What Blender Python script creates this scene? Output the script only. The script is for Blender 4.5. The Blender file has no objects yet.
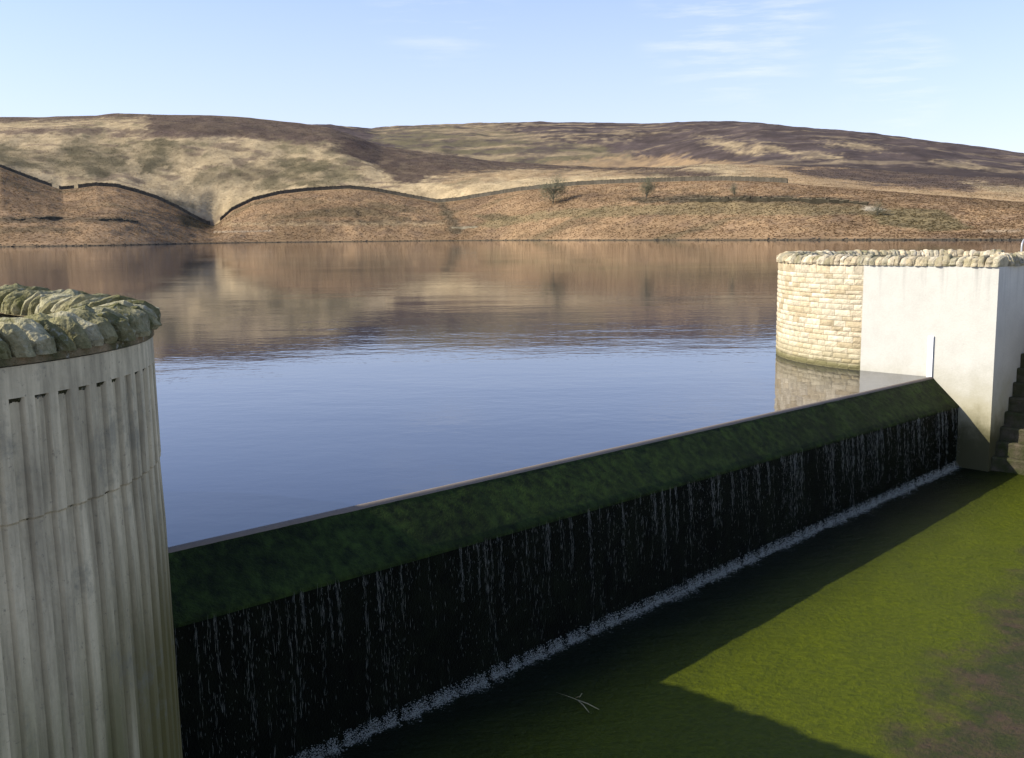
import bpy, bmesh, math, random
import numpy as np
from mathutils import Vector, Matrix, noise as mnoise

random.seed(7)
RNG = np.random.default_rng(11)
SC = bpy.context.scene
COL = SC.collection
rad = math.radians

# ------------------------------------------------------------------ camera numbers (metres, water level z = 0)
F_PX, PITCH, ROLL, CAM_Z = 1028.7, .1381, -.010, 3.0
_fw = Vector((0, math.cos(PITCH), -math.sin(PITCH)))
_rt = Vector((1, 0, 0)); _up = _rt.cross(_fw)
RT = math.cos(ROLL) * _rt + math.sin(ROLL) * _up
UP = RT.cross(_fw)
def ray(u, v):
    """direction (scaled to y = 1) in which the photograph sees pixel u, v"""
    d = _fw + RT * ((u - 512) / F_PX) - UP * ((v - 379) / F_PX)
    return d / d.y
def to_px(X, Y, Z):
    qx, qy, qz = X, Y, Z - CAM_Z
    w = qx * _fw.x + qy * _fw.y + qz * _fw.z
    return (512 + F_PX * (qx * RT.x + qy * RT.y + qz * RT.z) / w,
            379 - F_PX * (qx * UP.x + qy * UP.y + qz * UP.z) / w)

# ------------------------------------------------------------------ weir frame: AL along the crest, P downstream
A0 = Vector((-3.383, 9.746, 0)); B0 = Vector((8.763, 21.252, 0))
W = (B0 - A0).normalized(); N = Vector((W.y, -W.x, 0)); LEN = (B0 - A0).length
def P3(al, p, z=0.0):
    v = A0 + W * al + N * p
    return Vector((v.x, v.y, z))
def floor_z(al):
    return -2.44 + .0372 * al

# ------------------------------------------------------------------ helpers
def tag(o, label=None, cat=None, group=None, kind=None):
    if label: o['label'] = label
    if cat: o['category'] = cat
    if group: o['group'] = group
    if kind: o['kind'] = kind
    return o
def mesh_obj(name, verts, faces, mat, parent=None, smooth=False, attr=None):
    me = bpy.data.meshes.new(name)
    me.from_pydata([tuple(v) for v in verts], [], faces)
    if attr is not None:
        a = me.color_attributes.new('tone', 'FLOAT_COLOR', 'POINT')
        buf = np.ones((len(verts), 4), dtype=np.float32); buf[:, :3] = attr
        a.data.foreach_set('color', buf.ravel())
    if smooth:
        me.polygons.foreach_set('use_smooth', [True] * len(me.polygons))
    me.materials.append(mat)
    me.update()
    o = bpy.data.objects.new(name, me); COL.objects.link(o)
    if parent: o.parent = parent
    return o
def empty(name, loc):
    o = bpy.data.objects.new(name, None); COL.objects.link(o); o.location = loc
    o.empty_display_size = .2
    return o
def child(o, root):
    """parent o (built in world coordinates) under an Empty that only has a location"""
    o.parent = root
    o.location = o.location - root.location
    return o

class MB:
    def __init__(s): s.v = []; s.f = []; s.c = []
    def add(s, verts, faces, col=None):
        b = len(s.v); s.v += [tuple(x) for x in verts]; s.f += [tuple(i + b for i in f) for f in faces]
        if col is not None: s.c += [col] * len(verts)
    def box(s, M, lo, hi, col=None):
        vs = [M @ Vector((x, y, z)) for x in (lo[0], hi[0]) for y in (lo[1], hi[1]) for z in (lo[2], hi[2])]
        s.add(vs, [(0, 1, 3, 2), (4, 6, 7, 5), (0, 4, 5, 1), (2, 3, 7, 6), (0, 2, 6, 4), (1, 5, 7, 3)], col)
    def tube(s, pts, radii, n=8, cap=True, col=None):
        b = len(s.v); prev = None
        for i, p in enumerate(pts):
            p = Vector(p)
            t = (Vector(pts[min(i + 1, len(pts) - 1)]) - Vector(pts[max(i - 1, 0)])).normalized()
            if prev is None:
                a = t.orthogonal().normalized()
            else:
                a = (prev - t * prev.dot(t)).normalized()
            prev = a; c = t.cross(a)
            r = radii[i] if hasattr(radii, '__len__') else radii
            for k in range(n):
                an = 2 * math.pi * k / n
                s.v.append(tuple(p + (a * math.cos(an) + c * math.sin(an)) * r))
                if col is not None: s.c.append(col)
        for i in range(len(pts) - 1):
            for k in range(n):
                k2 = (k + 1) % n
                s.f.append((b + i * n + k, b + i * n + k2, b + (i + 1) * n + k2, b + (i + 1) * n + k))
        if cap:
            s.f.append(tuple(b + k for k in range(n))[::-1])
            s.f.append(tuple(b + (len(pts) - 1) * n + k for k in range(n)))
    def build(s, name, mat, parent=None, smooth=False):
        return mesh_obj(name, s.v, s.f, mat, parent, smooth, np.array(s.c) if s.c else None)

def frame(origin, xdir, ydir):
    x = Vector(xdir).normalized(); y = Vector(ydir).normalized(); z = x.cross(y)
    return Matrix(((x.x, y.x, z.x, origin[0]), (x.y, y.y, z.y, origin[1]), (x.z, y.z, z.z, origin[2]), (0, 0, 0, 1)))

# value noise in numpy
def _hash(ix, iy, seed):
    h = (ix.astype(np.int64) * 374761393 + iy.astype(np.int64) * 668265263 + seed * 1442695041) & 0xffffffff
    h = ((h ^ (h >> 13)) * 1274126177) & 0xffffffff
    return ((h ^ (h >> 16)) & 0xffff) / 65535.0
def vnoise(x, y, seed=0):
    x = np.asarray(x, float); y = np.asarray(y, float)
    ix = np.floor(x); iy = np.floor(y); fx = x - ix; fy = y - iy
    fx = fx * fx * (3 - 2 * fx); fy = fy * fy * (3 - 2 * fy)
    a = _hash(ix, iy, seed); b = _hash(ix + 1, iy, seed); c = _hash(ix, iy + 1, seed); d = _hash(ix + 1, iy + 1, seed)
    return (a * (1 - fx) + b * fx) * (1 - fy) + (c * (1 - fx) + d * fx) * fy
def fbm(x, y, seed=0, oct=4):
    t = 0; amp = .5; tot = 0
    for i in range(oct):
        t = t + amp * vnoise(np.asarray(x) * 2 ** i, np.asarray(y) * 2 ** i, seed + i * 17); tot += amp; amp *= .55
    return t / tot          # 0..1
def sstep(a, b, x):
    t = np.clip((x - a) / (b - a), 0, 1); return t * t * (3 - 2 * t)

# ------------------------------------------------------------------ material helper
class Mat:
    def __init__(s, name, rough=.9, spec=.3):
        s.m = bpy.data.materials.new(name); s.m.use_nodes = True
        s.t = s.m.node_tree; s.b = s.t.nodes['Principled BSDF']
        s.b.inputs['Roughness'].default_value = rough
        s.b.inputs['Specular IOR Level'].default_value = spec
    def n(s, typ, **kw):
        nd = s.t.nodes.new(typ)
        for k, v in kw.items():
            if k in nd.inputs: nd.inputs[k].default_value = v
            else: setattr(nd, k, v)
        return nd
    def l(s, a, b): s.t.links.new(a, b)
    def coord(s, scale=(1, 1, 1), rot=(0, 0, 0)):
        g = s.n('ShaderNodeNewGeometry'); m = s.n('ShaderNodeMapping')
        m.inputs['Scale'].default_value = scale; m.inputs['Rotation'].default_value = rot
        s.l(g.outputs['Position'], m.inputs['Vector']); return m.outputs['Vector']
    def noise(s, vec, scale, detail=5, rough=.55):
        nd = s.n('ShaderNodeTexNoise'); nd.inputs['Scale'].default_value = scale
        nd.inputs['Detail'].default_value = detail; nd.inputs['Roughness'].default_value = rough
        s.l(vec, nd.inputs['Vector']); return nd.outputs['Fac']
    def ramp(s, fac, stops):
        r = s.n('ShaderNodeValToRGB'); e = r.color_ramp.elements
        while len(e) < len(stops): e.new(.5)
        for i, (p, c) in enumerate(stops):
            e[i].position = p; e[i].color = (*c, 1) if hasattr(c, '__len__') else (c, c, c, 1)
        s.l(fac, r.inputs['Fac']); return r.outputs['Color']
    def mix(s, fac, a, b, mode='MIX'):
        m = s.n('ShaderNodeMix', data_type='RGBA', blend_type=mode)
        for sock, val in ((m.inputs['Factor'], fac), (m.inputs['A'], a), (m.inputs['B'], b)):
            pass
        def put(sock, val):
            if isinstance(val, bpy.types.NodeSocket): s.l(val, sock)
            elif hasattr(val, '__len__'): sock.default_value = (*val, 1)
            else: sock.default_value = val
        put(m.inputs[0], fac); put(m.inputs[6], a); put(m.inputs[7], b)
        return m.outputs[2]
    def math(s, op, a, b=0.0, clamp=False):
        m = s.n('ShaderNodeMath', operation=op); m.use_clamp = clamp
        for i, val in enumerate((a, b)):
            if isinstance(val, bpy.types.NodeSocket): s.l(val, m.inputs[i])
            else: m.inputs[i].default_value = val
        return m.outputs[0]
    def mrange(s, v, a, b, c=0, d=1):
        m = s.n('ShaderNodeMapRange'); m.interpolation_type = 'SMOOTHSTEP'
        m.inputs[1].default_value = a; m.inputs[2].default_value = b; m.inputs[3].default_value = c; m.inputs[4].default_value = d
        s.l(v, m.inputs[0]); return m.outputs[0]
    def zpos(s):
        g = s.n('ShaderNodeNewGeometry'); x = s.n('ShaderNodeSeparateXYZ'); s.l(g.outputs['Position'], x.inputs[0]); return x.outputs['Z']
    def attr(s, name='tone'):
        a = s.n('ShaderNodeAttribute'); a.attribute_name = name; return a.outputs['Color']
    def color(s, c):
        if isinstance(c, bpy.types.NodeSocket): s.l(c, s.b.inputs['Base Color'])
        else: s.b.inputs['Base Color'].default_value = (*c, 1)
    def bump(s, h, strength=.5, dist=.05, prev=None):
        b = s.n('ShaderNodeBump'); b.inputs['Strength'].default_value = strength; b.inputs['Distance'].default_value = dist
        s.l(h, b.inputs['Height'])
        if prev is not None: s.l(prev, b.inputs['Normal'])
        s.l(b.outputs['Normal'], s.b.inputs['Normal']); return b.outputs['Normal']
WROT = math.atan2(W.y, W.x)

def mat_ground():
    M = Mat('moor_ground', 1.0, .05)
    v = M.coord()
    n1 = M.noise(v, .35, 6, .7); n2 = M.noise(v, .07, 5, .65)
    k = M.mix(.5, M.ramp(n1, [(.3, .66), (.7, 1.32)]), M.ramp(n2, [(.3, .75), (.7, 1.22)]), 'MIX')
    M.color(M.mix(1, M.attr(), k, 'MULTIPLY'))
    M.bump(M.math('ADD', n1, M.math('MULTIPLY', n2, 3.0)), .5, .6)
    return M.m
def mat_tone(name, rough=1.0, nscale=3, lo=.7, hi=1.25, spec=.1, bump=.0):
    M = Mat(name, rough, spec); v = M.coord(); n1 = M.noise(v, nscale, 4)
    M.color(M.mix(1, M.attr(), M.ramp(n1, [(.3, lo), (.7, hi)]), 'MULTIPLY'))
    if bump: M.bump(n1, 1, bump)
    return M.m
def mat_leafy(name, lo, hi):
    """thin dry leaves: light passes through them"""
    M = Mat(name, 1, .03); v = M.coord(); n1 = M.noise(v, .8, 4)
    c = M.mix(1, M.attr(), M.ramp(n1, [(.3, lo), (.7, hi)]), 'MULTIPLY'); M.color(c)
    tl = M.n('ShaderNodeBsdfTranslucent'); M.l(c, tl.inputs['Color'])
    mx = M.n('ShaderNodeMixShader'); mx.inputs[0].default_value = .42
    M.l(M.b.outputs[0], mx.inputs[1]); M.l(tl.outputs[0], mx.inputs[2]); M.l(mx.outputs[0], M.t.nodes['Material Output'].inputs['Surface'])
    return M.m
def mat_water():
    M = Mat('reservoir_water', .03, .5)
    M.b.inputs['IOR'].default_value = 1.46
    M.color((.007, .011, .026))
    a = M.noise(M.coord((1.0, 1.3, 1)), 2.0, 3, .55)
    b = M.noise(M.coord((.5, 1.1, 1)), .35, 2, .5)
    c = M.noise(M.coord((.012, .045, 1)), 1.0, 3, .5)      # patches of breeze
    amp = M.ramp(c, [(.42, .35), (.62, 1.0)])
    h = M.math('MULTIPLY', M.math('ADD', M.math('MULTIPLY', a, .30), M.math('MULTIPLY', b, 1.0)), amp)
    M.bump(h, 1.0, .0165)
    return M.m
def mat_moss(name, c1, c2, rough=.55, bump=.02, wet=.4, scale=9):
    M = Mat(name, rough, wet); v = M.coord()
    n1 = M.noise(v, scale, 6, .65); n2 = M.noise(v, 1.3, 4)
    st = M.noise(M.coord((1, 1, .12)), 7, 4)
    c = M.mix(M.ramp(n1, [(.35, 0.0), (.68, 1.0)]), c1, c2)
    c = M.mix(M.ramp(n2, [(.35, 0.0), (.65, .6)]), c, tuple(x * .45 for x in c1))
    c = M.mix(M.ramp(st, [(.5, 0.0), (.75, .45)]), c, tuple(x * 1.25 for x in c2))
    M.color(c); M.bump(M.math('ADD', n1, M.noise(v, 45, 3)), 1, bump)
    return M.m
def mat_floor():
    M = Mat('algae_floor', .5, .10)
    rot = (0, 0, -WROT)
    v = M.coord()
    fine = M.noise(M.coord((1, 1, 1), rot), 14, 5, .65)
    mid = M.noise(v, 1.1, 4)
    flow = M.noise(M.coord((.55, 1.9, 1), rot), 3.2, 5, .6)
    c = M.mix(M.ramp(fine, [(.3, 0.0), (.7, 1.0)]), (.041, .053, .0015), (.078, .092, .0025))
    c = M.mix(M.ramp(mid, [(.4, 0.0), (.7, .45)]), c, (.048, .058, .006))
    # brown bed showing through on the downstream side
    g = M.n('ShaderNodeNewGeometry'); sx = M.n('ShaderNodeVectorMath', operation='DOT_PRODUCT')
    M.l(g.outputs['Position'], sx.inputs[0]); sx.inputs[1].default_value = N
    p = M.math('SUBTRACT', sx.outputs['Value'], A0.dot(N))
    sa = M.n('ShaderNodeVectorMath', operation='DOT_PRODUCT'); M.l(g.outputs['Position'], sa.inputs[0]); sa.inputs[1].default_value = W
    al = M.math('SUBTRACT', sa.outputs['Value'], A0.dot(W))
    edge = M.math('SUBTRACT', p, M.math('MULTIPLY', al, -.16))       # distance that grows towards the brown corner
    edge = M.math('ADD', edge, M.math('MULTIPLY', M.noise(v, .9, 6, .7), 3.0))
    br = M.mrange(edge, 6.85, 7.7)
    bcol = M.mix(M.ramp(M.noise(v, 2.6, 6, .7), [(.42, 0.0), (.62, 1.0)]), (.032, .037, .010), (.060, .041, .024))
    c = M.mix(br, c, bcol)
    # near the foot of the drop the wet bed is painted darker, for the weir's shade
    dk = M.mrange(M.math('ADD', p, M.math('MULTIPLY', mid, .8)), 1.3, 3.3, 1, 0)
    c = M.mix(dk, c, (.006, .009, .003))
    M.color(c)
    nb = M.bump(flow, 1.0, .06)
    M.bump(fine, 1.0, .03, nb)
    return M.m
def mat_concrete(name, base, streak=.5, algae=True, green=0.0, bumpd=.004, tone=False):
    M = Mat(name, .85, .25); v = M.coord()
    n1 = M.noise(v, 2.2, 6, .6); n2 = M.noise(v, 30, 4); st = M.noise(M.coord((1, 1, .06)), 5.5, 5, .6)
    c = M.mix(1, base, M.ramp(n1, [(.3, .93), (.7, 1.05)]), 'MULTIPLY')
    c = M.mix(1, c, M.ramp(n2, [(.3, .95), (.7, 1.03)]), 'MULTIPLY')
    z = M.zpos()
    top = M.mrange(z, 1.2, 2.3)
    if streak > .6:
        f1 = M.noise(M.coord((1, 1, .045)), 19, 5, .65); f2 = M.noise(M.coord((1, 1, .2)), 4.2, 6, .7)
        c = M.mix(1, c, M.ramp(f1, [(.34, .76), (.52, 1.0), (.7, 1.1)]), 'MULTIPLY')
        c = M.mix(1, c, M.ramp(f2, [(.33, .62), (.55, 1.0), (.72, 1.15)]), 'MULTIPLY')
    c = M.mix(M.math('MULTIPLY', M.ramp(st, [(.52, 0.0), (.72, 1.0)]), M.math('MULTIPLY', top, streak)), c, tuple(x * .5 for x in base))
    spots = M.noise(v, 9, 3, .5)
    c = M.mix(M.ramp(spots, [(.68, 0.0), (.77, .6 if streak > .6 else .2)]), c, tuple(x * .45 for x in base))
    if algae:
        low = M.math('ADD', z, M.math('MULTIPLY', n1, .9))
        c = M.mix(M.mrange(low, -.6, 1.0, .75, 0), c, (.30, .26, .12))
        c = M.mix(M.mrange(low, -.85, .0, .94, 0), c, (.045, .043, .014))  # algae at the wall's foot, darkened further to paint in its shade
    if green:
        c = M.mix(M.math('MULTIPLY', M.mrange(z, -.6, 1.2, 1, 0), M.math('MULTIPLY', M.ramp(st, [(.35, .2), (.6, 1.0)]), green)), c, (.12, .12, .04))
    if tone: c = M.mix(1, c, M.attr(), 'MULTIPLY')
    if green:
        dp = M.n('ShaderNodeVectorMath', operation='DOT_PRODUCT'); gg = M.n('ShaderNodeNewGeometry'); M.l(gg.outputs['Position'], dp.inputs[0]); dp.inputs[1].default_value = W
        al_ = M.math('ADD', M.math('SUBTRACT', dp.outputs['Value'], A0.dot(W)), M.math('MULTIPLY', st, .5))
        damp = M.math('MULTIPLY', M.mrange(al_, -2.0, -.85), M.mrange(z, -.1, 1.6, 1, 0))
        c = M.mix(M.math('MULTIPLY', damp, .9), c, (.10, .085, .022))
        pits = M.noise(v, 22, 5, .75); lich = M.noise(v, 2.6, 7, .75)
        c = M.mix(M.ramp(pits, [(.60, 0.0), (.68, .55)]), c, (.11, .10, .075))
        c = M.mix(M.ramp(lich, [(.55, 0.0), (.66, .5)]), c, (.17, .165, .12))
    M.color(c); M.bump(M.math('ADD', n2, M.math('MULTIPLY', n1, 2)), .7, bumpd)
    return M.m
def mat_stone(name, nscale=7, moss=0.0, mosscol=(.07, .085, .025), bumpd=.012, waterline=False, lichen=.55):
    M = Mat(name, 1.0, .03); v = M.coord()
    n1 = M.noise(v, nscale, 6, .65); n2 = M.noise(v, nscale * 6, 4)
    c = M.mix(1, M.attr(), M.ramp(n1, [(.28, .68), (.7, 1.18)]), 'MULTIPLY')
    c = M.mix(1, c, M.ramp(n2, [(.3, .85), (.7, 1.1)]), 'MULTIPLY')
    if moss:
        n3 = M.noise(v, 3.4, 6, .7)
        c = M.mix(M.ramp(n3, [(.5 - .28 * moss, 0.0), (.72 - .22 * moss, .92)]), c, mosscol)
        n4 = M.noise(v, 16, 4, .6)
        c = M.mix(M.ramp(n4, [(.6, 0.0), (.7, lichen)]), c, (.36, .36, .29))
    if waterline:
        low = M.math('ADD', M.zpos(), M.math('MULTIPLY', M.noise(v, 3, 4), .16))
        c = M.mix(M.mrange(low, .14, .30, 1, 0), c, (.035, .045, .018))
        c = M.mix(M.mrange(low, .3, .75, .5, 0), c, (.28, .24, .12))
    M.color(c); M.bump(M.math('ADD', n1, M.math('MULTIPLY', n2, .4)), 1, bumpd)
    return M.m
def mat_plain(name, c, rough=.5, spec=.4, metallic=0):
    M = Mat(name, rough, spec); v = M.coord(); n = M.noise(v, 12, 4)
    M.color(M.mix(1, c, M.ramp(n, [(.3, .88), (.7, 1.06)]), 'MULTIPLY')); M.b.inputs['Metallic'].default_value = metallic
    return M.m
def mat_drops(name, v, al):
    M = Mat(name, .3, .4)
    M.color((v, v * 1.02, v * .86)); M.b.inputs['IOR'].default_value = 1.33
    M.b.inputs['Alpha'].default_value = al
    return M.m

MT = dict(
    ground=mat_ground(), tuft=mat_leafy('bracken', .8, 1.15), water=mat_water(),
    apron=mat_moss('moss_apron', (.008, .013, .004), (.034, .057, .010), .7, .018, .08),
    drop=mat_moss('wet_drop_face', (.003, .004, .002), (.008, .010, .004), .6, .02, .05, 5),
    lip=mat_concrete('crest_concrete', (.17, .14, .11), .2, False),
    floor=mat_floor(),
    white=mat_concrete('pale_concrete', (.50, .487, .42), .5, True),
    rib=mat_concrete('ribbed_concrete', (.49, .43, .285), .85, False, .85, .006),
    ribbed=mat_concrete('weathered_ribs', (.57, .485, .30), .8, False, .85, .006, True),
    block=mat_stone('sandstone_blocks', 8, 0, bumpd=.014, waterline=True),
    mortar=mat_plain('mortar_bed', (.40, .31, .19), 1, .1),
    cope=mat_stone('coping_sandstone', 9, .12, (.16, .15, .07), bumpd=.014),
    cope_moss=mat_stone('mossy_coping', 9, .38, (.085, .085, .030), .03),
    bed=mat_stone('coping_bed', 14, .45, (.07, .07, .03), .02),
    step=mat_stone('step_stone', 6, .45, (.035, .042, .014), .02, lichen=.0),
    drystone=mat_stone('dry_stone', 1.2, 0, bumpd=.2),
    gauge=mat_plain('white_paint', (.93, .93, .91), .4),
    rail=mat_plain('galvanised_rail', (.45, .45, .44), .45, .5, .3),
    bark=mat_plain('tree_bark', (.13, .12, .085), 1, .1),
    twig=mat_leafy('tree_twigs', .8, 1.2),
    deadwood=mat_plain('dead_wood', (.42, .36, .2), .9, .1),
    drops=mat_drops('falling_water', .30, .55), foam=mat_drops('foam', .46, .6),
    deck=mat_concrete('deck_concrete', (.3, .29, .27), .1, False),
)

# ------------------------------------------------------------------ world, sun
TR = Vector((.93 * N + 1.218 * W)); TR.z = -1; TR.normalize()          # direction the sunlight travels
ELEV = math.asin(-TR.z); AZ = math.atan2(-TR.x, -TR.y)                 # compass angle from +Y towards +X
world = bpy.data.worlds.new('World'); SC.world = world; world.use_nodes = True
wt = world.node_tree; bg = wt.nodes['Background']
sky = wt.nodes.new('ShaderNodeTexSky'); sky.sky_type = 'NISHITA'; sky.sun_disc = False
sky.sun_elevation = ELEV; sky.sun_rotation = AZ; sky.altitude = 300; sky.air_density = 1.0; sky.dust_density = .7; sky.ozone_density = 2.5
# thin cirrus: noise over the direction of the sky
class WN(Mat):
    def __init__(s): s.t = wt
wn = WN()
tc = wt.nodes.new('ShaderNodeTexCoord')
def dirmap(scale, rot=(0, 0, 0)):
    m = wt.nodes.new('ShaderNodeMapping'); m.inputs['Scale'].default_value = scale; m.inputs['Rotation'].default_value = rot
    wt.links.new(tc.outputs['Generated'], m.inputs['Vector']); return m.outputs['Vector']
streak = wn.noise(dirmap((5, 5, 44), (0, rad(15), 0)), 1.9, 7, .62)
patch = wn.noise(dirmap((1.0, 1.0, 3.0)), 3.1, 3, .5)
def lobe(u, v, r0, r1):
    d = ray(u, v).normalized()
    dp = wt.nodes.new('ShaderNodeVectorMath'); dp.operation = 'DOT_PRODUCT'
    wt.links.new(tc.outputs['Generated'], dp.inputs[0]); dp.inputs[1].default_value = d
    return wn.mrange(dp.outputs['Value'], math.cos(r1), math.cos(r0))
lob = wn.math('ADD', lobe(735, 12, .02, .10), wn.math('ADD', wn.math('MULTIPLY', lobe(895, 78, .01, .06), .8), wn.math('MULTIPLY', lobe(440, -8, .01, .08), .6)), True)
lob = wn.math('ADD', lob, wn.math('MULTIPLY', wn.ramp(patch, [(.5, 0.0), (.75, .7)]), .0), True)
cl = wn.math('MULTIPLY', wn.ramp(streak, [(.46, 0.0), (.72, 1.0)]), lob, True)
sxyz = wt.nodes.new('ShaderNodeSeparateXYZ'); wt.links.new(tc.outputs['Generated'], sxyz.inputs[0])
veil = wn.mrange(sxyz.outputs['Z'], .0, .36, .50, .06)
hazy = wn.mix(veil, wn.mix(1, sky.outputs['Color'], (.94, .87, .97), 'MULTIPLY'), (2.9, 2.95, 4.0))
cmix = wn.mix(wn.math('MULTIPLY', cl, .42), hazy, (4.6, 4.6, 4.7))
wt.links.new(cmix, bg.inputs['Color']); bg.inputs['Strength'].default_value = .15
sun = bpy.data.lights.new('sun', 'SUN'); sun.energy = 4.4; sun.angle = rad(.53); sun.color = (1, .93, .82)
so = bpy.data.objects.new('sun', sun); COL.objects.link(so); so.rotation_euler = TR.to_track_quat('-Z', 'Y').to_euler()

# ------------------------------------------------------------------ hills
def curve(pts):
    """pixel curve -> function of azimuth giving the slope dz/dy seen there"""
    az = []; el = []
    for u, v in pts:
        d = ray(u, v); az.append(d.x); el.append(d.z)
    az = np.array(az); el = np.array(el); o = np.argsort(az)
    return lambda a: np.interp(a, az[o], el[o])
c_shore = curve([(-700, 262), (-300, 256), (0, 250.2), (68, 247.4), (147, 245.1), (205, 243.3), (280, 242), (349, 240.9), (480, 240.6), (690, 240.4), (990, 240.1), (1300, 243), (1700, 250)])
WALLV = [(-700, 160), (-60, 162), (0, 167), (20, 175), (38, 182), (52, 187), (62, 190), (78, 188.5), (96, 186), (116, 187), (137, 192.5), (157, 199), (178, 209), (195, 219), (207, 225), (213, 226.5), (219, 223), (232, 211),
         (253, 200.5), (280, 194), (308, 191), (349, 188.5), (374, 191), (401, 196), (422, 200), (437, 203), (456, 201), (487, 196), (518, 191), (545, 188), (579, 185), (613, 183.4), (648, 182), (688, 181), (725, 180.5), (776, 182), (787, 183),
         (850, 188), (900, 192), (960, 197), (1024, 202), (1300, 220), (1700, 235)]
c_wall = curve(WALLV)
c_left = curve([(-700, 124), (-300, 120), (0, 118), (60, 117), (130, 115), (200, 115), (250, 117), (300, 122), (330, 127), (352, 134), (381, 145), (442, 154), (494, 160), (545, 164), (600, 167.5), (650, 170), (690, 167), (760, 165), (850, 168), (950, 176), (1024, 183), (1300, 206), (1700, 225)])
c_dip = curve([(-700, 138), (0, 133), (200, 130), (300, 136), (381, 158), (494, 170), (600, 175), (650, 173), (690, 164), (760, 157), (850, 160), (950, 168), (1024, 176), (1300, 200), (1700, 220)])
c_far = curve([(-700, 140), (0, 130), (250, 130), (330, 128), (345, 129), (371, 131), (382, 130), (400, 127.5), (425, 125.6), (477, 123.4), (562, 122.3), (689, 123.3), (759, 125.8), (845, 132.6), (913, 140), (964, 147), (1023, 154.5), (1150, 170), (1300, 190), (1700, 215)])

ucols = np.concatenate([np.linspace(-900, -160, 60), np.arange(-150, 1176, 2.0), np.linspace(1185, 1900, 60)])
AZC = np.array([ray(u, 220).x for u in ucols])
Ys = np.minimum(CAM_Z / -c_shore(AZC), 760)
Ys = np.where(ucols < 200, np.maximum(Ys, 540), Ys)
ker = np.hanning(101); ker /= ker.sum()
Ys = np.convolve(np.pad(Ys, 50, 'edge'), ker, 'valid')
Yw = np.maximum(Ys * 1.16 + 55, np.interp(ucols, [-900, -150, 0, 250, 420, 600, 1900], [700, 830, 860, 905, 920, 800, 0]))
Yw = np.convolve(np.pad(Yw, 50, 'edge'), ker, 'valid')
Yl = np.interp(ucols, [-900, 0, 300, 500, 650, 760, 1024, 1900], [1150, 1230, 1290, 1200, 1130, 990, 820, 700])
Yd = Yl + np.interp(ucols, [-900, 300, 650, 760, 1900], [220, 220, 120, 90, 90])
Yf = np.interp(ucols, [-900, 300, 700, 1024, 1900], [2100, 2300, 2200, 1650, 1300])
seg = [(0, 26), (1, 84), (2, 90), (3, 18), (4, 96), (5, 8)]
ctrlY = [Ys - 14, Ys, Yw, Yl, Yd, Yf, Yf + 700]
Ews = np.convolve(np.pad(c_wall(AZC), 75, 'edge'), np.hanning(151) / np.hanning(151).sum(), 'valid')
delta_w = (c_wall(AZC) - Ews) * Yw
ctrlE = [None, None, c_wall(AZC), c_left(AZC), c_dip(AZC), c_far(AZC), c_far(AZC) * .55]
rowsY = []; rowsZ = []; lay = []
def ctl_z(i):
    if i == 0: return np.full_like(AZC, -3.5)
    if i == 1: return np.full_like(AZC, -.15)
    return CAM_Z + ctrlE[i] * ctrlY[i]
segs = [(0, 1, 6), (1, 2, 100), (2, 3, 95), (3, 4, 14), (4, 5, 100), (5, 6, 6)]
for k, (i, j, n) in enumerate(segs):
    for q in range(n + (1 if k == len(segs) - 1 else 0)):
        t = q / n
        if k in (2, 4):
            # in steps even in slope rather than distance, so that rows spread evenly over the view
            s = t * (.65 + .35 * t)
        else: s = t
        y = ctrlY[i] * (1 - s) + ctrlY[j] * s
        z = ctl_z(i) * (1 - s) + ctl_z(j) * s
        if k == 2: z = z - delta_w * (1 - s) + delta_w * np.exp(-s * 15)
        if k in (1, 2, 4):
            z = z + (ctl_z(j) - ctl_z(i)) * .12 * math.sin(math.pi * s) * (1 if k != 1 else .6)      # convex hillsides
        rowsY.append(y); rowsZ.append(z); lay.append(k)
RY = np.array(rowsY); RZ = np.array(rowsZ); LAY = np.array(lay)
r_wall = int(np.argmax(LAY == 2)); r_left = int(np.argmax(LAY == 3)); r_shore = int(np.argmax(LAY == 1))
# round the kinks off (but keep the shore)
k5 = np.array([1, 2, 3, 4, 3, 2, 1.]); k5 /= k5.sum()
sm = np.apply_along_axis(lambda c: np.convolve(np.pad(c, 3, 'edge'), k5, 'valid'), 0, RZ)
wgt = np.ones(len(LAY)); wgt[:r_shore + 6] = 0; wgt[r_wall - 3:r_wall + 4] = .5
RZ = RZ * (1 - wgt[:, None]) + sm * wgt[:, None]
RX = AZC[None, :] * RY
# relief
rel = (fbm(RX / 130, RY / 190, 3, 4) - .5) * 13 + (fbm(RX / 34, RY / 50, 5, 3) - .5) * 4.2
bank = (fbm(RX / 26, RY / 26, 9, 4) - .5) * 4.5 + (fbm(RX / 5, RY / 5, 12, 3) - .5) * 1.6
wl = np.interp(np.arange(len(LAY)), [r_shore, r_shore + 12, r_wall - 10, r_wall, r_wall + 12, r_left - 8, r_left, r_left + 16, len(LAY) - 14, len(LAY) - 7], [0, 0, 0, 0, 1, 1, .25, 1, 1, .15])
wb = np.interp(np.arange(len(LAY)), [r_shore, r_shore + 14, r_wall - 12, r_wall], [0.0, 1, 1, 0])
RZ = RZ + rel * wl[:, None] + bank * wb[:, None]

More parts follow.
